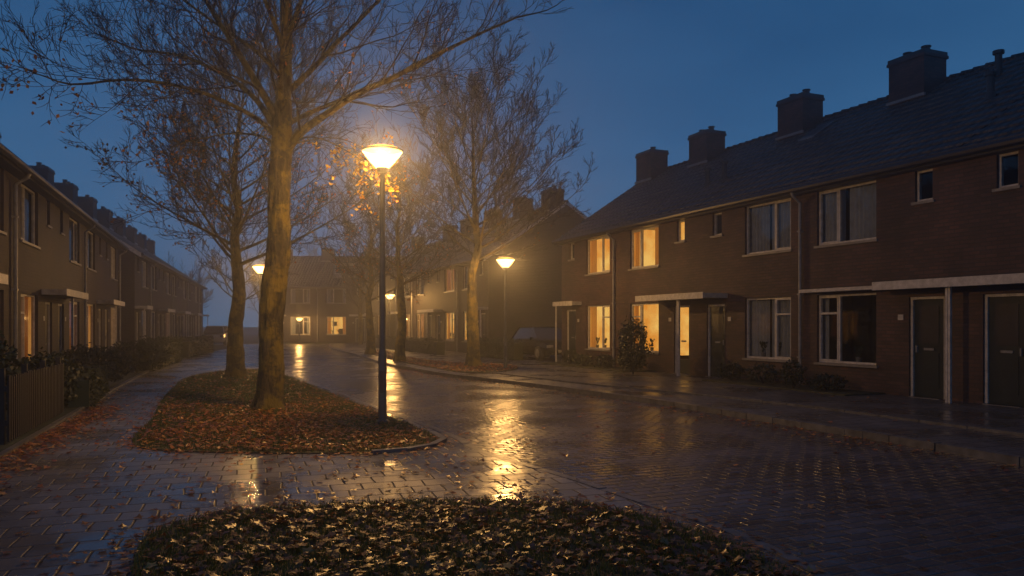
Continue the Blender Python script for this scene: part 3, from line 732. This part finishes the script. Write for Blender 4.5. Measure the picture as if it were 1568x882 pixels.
def autotree(name, base, H, fork, spread, r0, nl, nch, lean=0, nleaf=0, zmax=99, minr=.008, seed=1, rise=1.0, lsize=.08):
    random.seed(seed)
    t = Tree(name, base)
    n = 10; P = []
    for i in range(n + 1): f = i / n; P.append(V((lean * f + (R(-.12, .12) if i > 1 else 0), (R(-.1, .1) if i > 1 else 0), H * .82 * f)))
    rad = [r0 * (1.08 if i == 0 else 1.0) * (1 - .88 * (i / n) ** 1.0) for i in range(n + 1)]
    t.trunk(P, rad, 18)
    for k in range(nl):
        f = fork / (H * .82) + (1 - fork / (H * .82)) * (k / nl) ** 1.1; z = H * .82 * f
        i = min(int(f * n), n - 1); p = P[i].lerp(P[i + 1], f * n - i)
        az = k * 2.4 + R(-.4, .4); rel = (z - fork) / (H - fork)
        Ln = spread * (1 - .5 * rel) * R(.85, 1.08)
        d = V((math.cos(az), math.sin(az), 0)); tilt = (.55 + .9 * rel) * rise
        m = [p, p + d * Ln * .25 + UP * Ln * .22 * tilt, p + d * Ln * .6 + UP * Ln * .62 * tilt, p + d * Ln * .95 + UP * Ln * 1.15 * tilt]
        t.limb(m, max(.02, rad[i] * .36), .010, nch, 3, 7, minr, .08)
    t.shoot(P[-1], UP, H * .2, rad[-1], 0, 3, nch, .14, .05, minr)
    return t.done([(nleaf, lsize, lambda q: q.z < zmax, M_tleaf2)] if nleaf else [])
autotree('bare_tree', (-8.44, 23.9, .04), 10.4, 3.4, 4.4, .25, 28, [9, 8, 6, 0], .1, 1100, 7.2, .008, 11, .85, .10)
autotree('bare_tree', (-1.43, 29.1, .1), 10.6, 3.9, 3.7, .25, 26, [9, 8, 6, 0], .1, 60, 6, .009, 8, 1.0)
autotree('bare_tree', (-4.75, 33.2, .1), 8.8, 3.2, 2.8, .22, 18, [8, 6, 5, 0], 0, 60, 5, .010, 23, 1.0)
autotree('bare_tree', (-7.5, 41.5, .1), 9.0, 2.8, 3.4, .24, 18, [7, 6, 5, 0], 0, 300, 6, .012, 9, .95, .13)
autotree('bare_tree', (-13.5, 38, .04), 8.0, 2.6, 2.6, .2, 14, [6, 5, 5, 0], 0, 0, 6, .012, 15, 1.1)
random.seed(4)
D = Tree('distant_trees', (0, 0, 0))
for (x, y, h) in ((-27, 84, 10), (-21, 88, 12), (-16, 86, 11), (-10, 90, 12.5), (-5, 86, 11), (-33, 80, 9), (-12, 62, 8), (-3, 92, 12)):
    p = V((x, y, 0)); D.wood.tube([p, p + UP * h * .4, p + UP * h * .7], [.22, .15, .08], 6, M_bark)
    for k in range(14):
        z = h * R(.25, .7); a = R(0, 6.28)
        D.shoot(p + UP * z, V((math.cos(a), math.sin(a), R(.5, 1.4))).normalized(), h * R(.3, .42), .05, 1, 3, [0, 8, 7, 0], .18, .08, .018)
D.done()

# ------------------------------------------------------------------ bushes, fence
def bush(name, x, y, rx, ry, h, n=900, s=.05, z0=.09, cone=False):
    e = empty(name, (x, y, z0)); b = MB(); k = b.mi(M_bush)
    for i in range(7):
        a = R(0, 6.28); b.tube([V((0, 0, 0)), V((math.cos(a) * rx * .3, math.sin(a) * ry * .3, h * .4)), V((math.cos(a) * rx * .6, math.sin(a) * ry * .6, h * .8))], [.02, .014, .006], 4, M_twig)
    for _ in range(n):
        a = R(0, 6.28); f = R(-.9, 1); rr = math.sqrt(max(0, 1 - f * f)) if not cone else (1 - (f + .9) / 1.95) ** .6
        jit = R(.6, 1.0) * (1 + .4 * noise.noise(V((math.cos(a) * 2 + x, math.sin(a) * 2 + y, f * 2.5))))
        c = V((math.cos(a) * rx * rr * jit, math.sin(a) * ry * rr * jit, h * .5 + f * h * .5 * (jit if not cone else 1)))
        u = V((R(-1, 1), R(-1, 1), R(-1, 1))).normalized(); w = u.orthogonal().normalized() * s * R(.3, .5); u = u * s * R(.5, .9)
        nn = len(b.v); b.v += [tuple(c - u), tuple(c + w), tuple(c + u), tuple(c - w)]; b.f += [(nn, nn+1, nn+2, nn+3)]; b.m += [k]
    b.obj('foliage', e, uv=False)
def hedge(x0, y0, x1, y1, w, h, n, name='hedge'):
    e = empty(name, (x0, y0, .07)); b = MB(); k = b.mi(M_bush); d = V((x1 - x0, y1 - y0, 0)); Ln = d.length; d.normalize(); nrm = V((-d.y, d.x, 0))
    c0 = nrm * (w * .36); p1 = d * Ln
    core = [(-c0), (p1 - c0), (p1 + c0), c0]
    b.face([tuple(q + V((0, 0, h * .85))) for q in core], M_bush)
    for i in range(4):
        a, c = core[i], core[(i + 1) % 4]; b.face([tuple(a), tuple(c), tuple(c + V((0, 0, h * .85))), tuple(a + V((0, 0, h * .85)))], M_bush)
    for _ in range(n):
        t = R(0, Ln); a = R(0, 1)
        if a < .4: o_, z = R(-w / 2, w / 2), h * R(.82, 1.04)
        else: o_, z = random.choice((-1, 1)) * w / 2 * R(.75, 1.1), R(0, h)
        z *= 1 + .2 * noise.noise(V((t * 1.5, 1, 1)))
        c = d * t + nrm * o_ + V((0, 0, z)); u = V((R(-1, 1), R(-1, 1), R(-1, 1))).normalized(); w2 = u.orthogonal().normalized() * .025; u = u * R(.03, .055)
        nn = len(b.v); b.v += [tuple(c - u), tuple(c + w2), tuple(c + u), tuple(c - w2)]; b.f += [(nn, nn+1, nn+2, nn+3)]; b.m += [k]
    b.obj('foliage', e, uv=False)
x, y = P1(8.0, -1.5); bush('conifer_bush', x, y, .5, .5, 1.75, 2200, .07)
for s_, d_, r_, h_ in ((5.0, -.8, .4, .5), (6.6, -.7, .55, .7), (3.2, -.7, .45, .45), (11.6, -.6, .4, .5), (13.0, -.7, .5, .55), (15.2, -.7, .45, .4), (1.9, -.6, .35, .6), (14.3, -.9, .3, .7)):
    x, y = P1(s_, d_); bush('garden_shrub', x, y, r_, r_, h_, 500, .06, .11)
bush('garden_shrub', -11.0, 20.5, 1.0, .9, 1.0, 2600, .07)
bush('garden_shrub', -12.2, 25.5, 1.0, .9, 1.1, 1800, .08)
bush('garden_shrub', -8.9, 15.0, .7, .7, 1.0, 2000, .07)
bush('garden_shrub', -7.75, 11.3, .6, .7, 1.5, 2000, .07)
hedge(-9.7, 18.3, -8.3, 15.0, .5, .6, 2000)
hedge(-12.6, 27, -14.6, 34, .6, 1.0, 3000)
hedge(-15.5, 37, -17.8, 46, .6, .9, 2500)
x, y = P1(-2.2, -1.0); x2, y2 = P1(-7.6, -1.0); hedge(x, y, x2, y2, .6, .9, 2200)
x, y = P1(-9.5, -2.2); x2, y2 = P1(-25, -2.2); hedge(x, y, x2, y2, .6, .8, 3500)
e = empty('garden_fence', (-6.62, 10.3, .07), math.atan2(.938, -.347)); b = MB(); n = 32
for i in range(n):
    a = i * .12; b.box(a, a + .06, -.012, .012, .04, .9 + R(-.012, .012), M_fence)
for zz in (.25, .7): b.box(0, n * .12, .013, .045, zz, zz + .07, M_fence)
for i in range(4): a = i * (n * .12 - .07) / 3; b.box(a, a + .07, .046, .116, 0, 1.0, M_fence)
b.obj('slats', e)

# ------------------------------------------------------------------ cars
def car(x, y, rot, col):
    mp = simple('car_paint', col, .12, metal=0, var=.05); e = empty('parked_car', (x, y, .09), rot)
    st = [(-2.05, .30, .62, .70), (-1.95, .24, .80, .80), (-1.2, .22, .92, .84), (0, .20, .93, .86), (.9, .22, .90, .84), (1.6, .24, .78, .80), (1.98, .28, .66, .72), (2.08, .34, .55, .62)]
    b = MB(); k = b.mi(mp)
    for (xx, zb, zt, hw) in st:
        for (yy, zz) in ((-hw * .86, zb), (-hw, zb + .12), (-hw, (zb + zt) / 2 + .05), (-hw * .93, zt), (hw * .93, zt), (hw, (zb + zt) / 2 + .05), (hw, zb + .12), (hw * .86, zb)): b.v.append((xx, yy, zz))
    for i in range(len(st) - 1):
        for j in range(8): a = i * 8; b.f.append((a + j, a + 8 + j, a + 8 + (j + 1) % 8, a + (j + 1) % 8)); b.m.append(k)
    b.f += [tuple(range(8)), tuple((len(st) - 1) * 8 + j for j in reversed(range(8)))]; b.m += [k, k]
    b.obj('body', e, uv=False)
    b = MB()
    lo = [(-1.8, -.76, .90), (1.15, -.78, .90), (1.15, .78, .90), (-1.8, .76, .90)]; hi = [(-1.3, -.58, 1.42), (.25, -.6, 1.44), (.25, .6, 1.44), (-1.3, .58, 1.42)]
    for i in range(4): b.face([lo[i], lo[(i+1) % 4], hi[(i+1) % 4], hi[i]], M_carglass)
    b.face([(p[0], p[1], p[2] + .004) for p in hi], mp)
    for i in range(4):
        b.tube([V(lo[i]), V(hi[i])], [.045, .04], 5, mp); b.tube([V(hi[i]), V(hi[(i+1) % 4])], [.035, .035], 5, mp)
    b.obj('cabin', e, uv=False)
    b = MB()
    for xx in (-1.3, 1.28):
        for sd in (-1, 1):
            b.tube([V((xx, sd * .66, .31)), V((xx, sd * .87, .31))], [.31, .31], 20, M_dark, True); b.tube([V((xx, sd * .8, .31)), V((xx, sd * .885, .31))], [.19, .19], 14, M_pipe, True)
    for sd in (-1, 1):
        b.box(1.93, 2.06, sd * .6 - .13, sd * .6 + .13, .56, .68, M_pipe); b.box(.72, .86, sd * .95 - .08, sd * .95 + .08, .88, 1.0, mp)
        b.box(-2.08, -1.95, sd * .62 - .1, sd * .62 + .1, .62, .78, M_door)
    b.box(2.05, 2.1, -.35, .35, .4, .52, M_dark); b.box(2.1, 2.11, -.26, .26, .36, .47, M_white)
    b.obj('wheels_and_lights', e, uv=False)
x, y = P1(-3.1, .6)
car(x, y, math.atan2(-.921, .39), (.008, .009, .012))
car(-22.5, 60, math.radians(100), (.3, .3, .3))

# ------------------------------------------------------------------ sky, mist
w = bpy.data.worlds.new('World'); S.world = w; w.use_nodes = True; nt = w.node_tree
bg = nt.nodes['Background']; tc = N(nt, 'ShaderNodeTexCoord'); sx = N(nt, 'ShaderNodeSeparateXYZ'); L(nt, tc.outputs['Generated'], sx.inputs[0])
nz = N(nt, 'ShaderNodeTexNoise'); nz.inputs['Scale'].default_value = 2.2; nz.inputs['Detail'].default_value = 6
mp = N(nt, 'ShaderNodeMapping'); mp.inputs['Scale'].default_value = (1, 1, 3.0); L(nt, tc.outputs['Generated'], mp.inputs[0]); L(nt, mp.outputs[0], nz.inputs[0])
ms = math_(nt, 'SUBTRACT', sx.outputs[2], .17)
ma = math_(nt, 'MULTIPLY_ADD', nz.outputs[0], .36, ms)
r = ramp(nt, ma, [(0.0, (.066, .160, .31)), (.12, (.048, .142, .30)), (.25, (.030, .110, .255)), (.45, (.013, .064, .172)), (1, (.008, .038, .12))])
L(nt, r.outputs[0], bg.inputs[0]); bg.inputs[1].default_value = 1.0

m, nt, out = newmat('mist_volume')
vs = N(nt, 'ShaderNodeVolumeScatter'); vs.inputs['Density'].default_value = .0052; vs.inputs['Anisotropy'].default_value = .76; vs.inputs['Color'].default_value = (.92, .95, 1, 1)
L(nt, vs.outputs[0], out.inputs['Volume'])
b = MB(); b.box(-90, 90, -12, 150, -.5, 12, m); b.obj('mist', uv=False)

# ------------------------------------------------------------------ camera
cd = bpy.data.cameras.new('Camera'); co = bpy.data.objects.new('Camera', cd); COL.objects.link(co)
co.location = (0, 0, 1.65); co.rotation_euler = (math.radians(90), 0, 0)
cd.lens = 27.55; cd.sensor_width = 36; cd.shift_y = .0357; cd.clip_end = 2000
S.camera = co
print('faces', sum(len(o.data.polygons) for o in bpy.data.objects if o.type == 'MESH'))
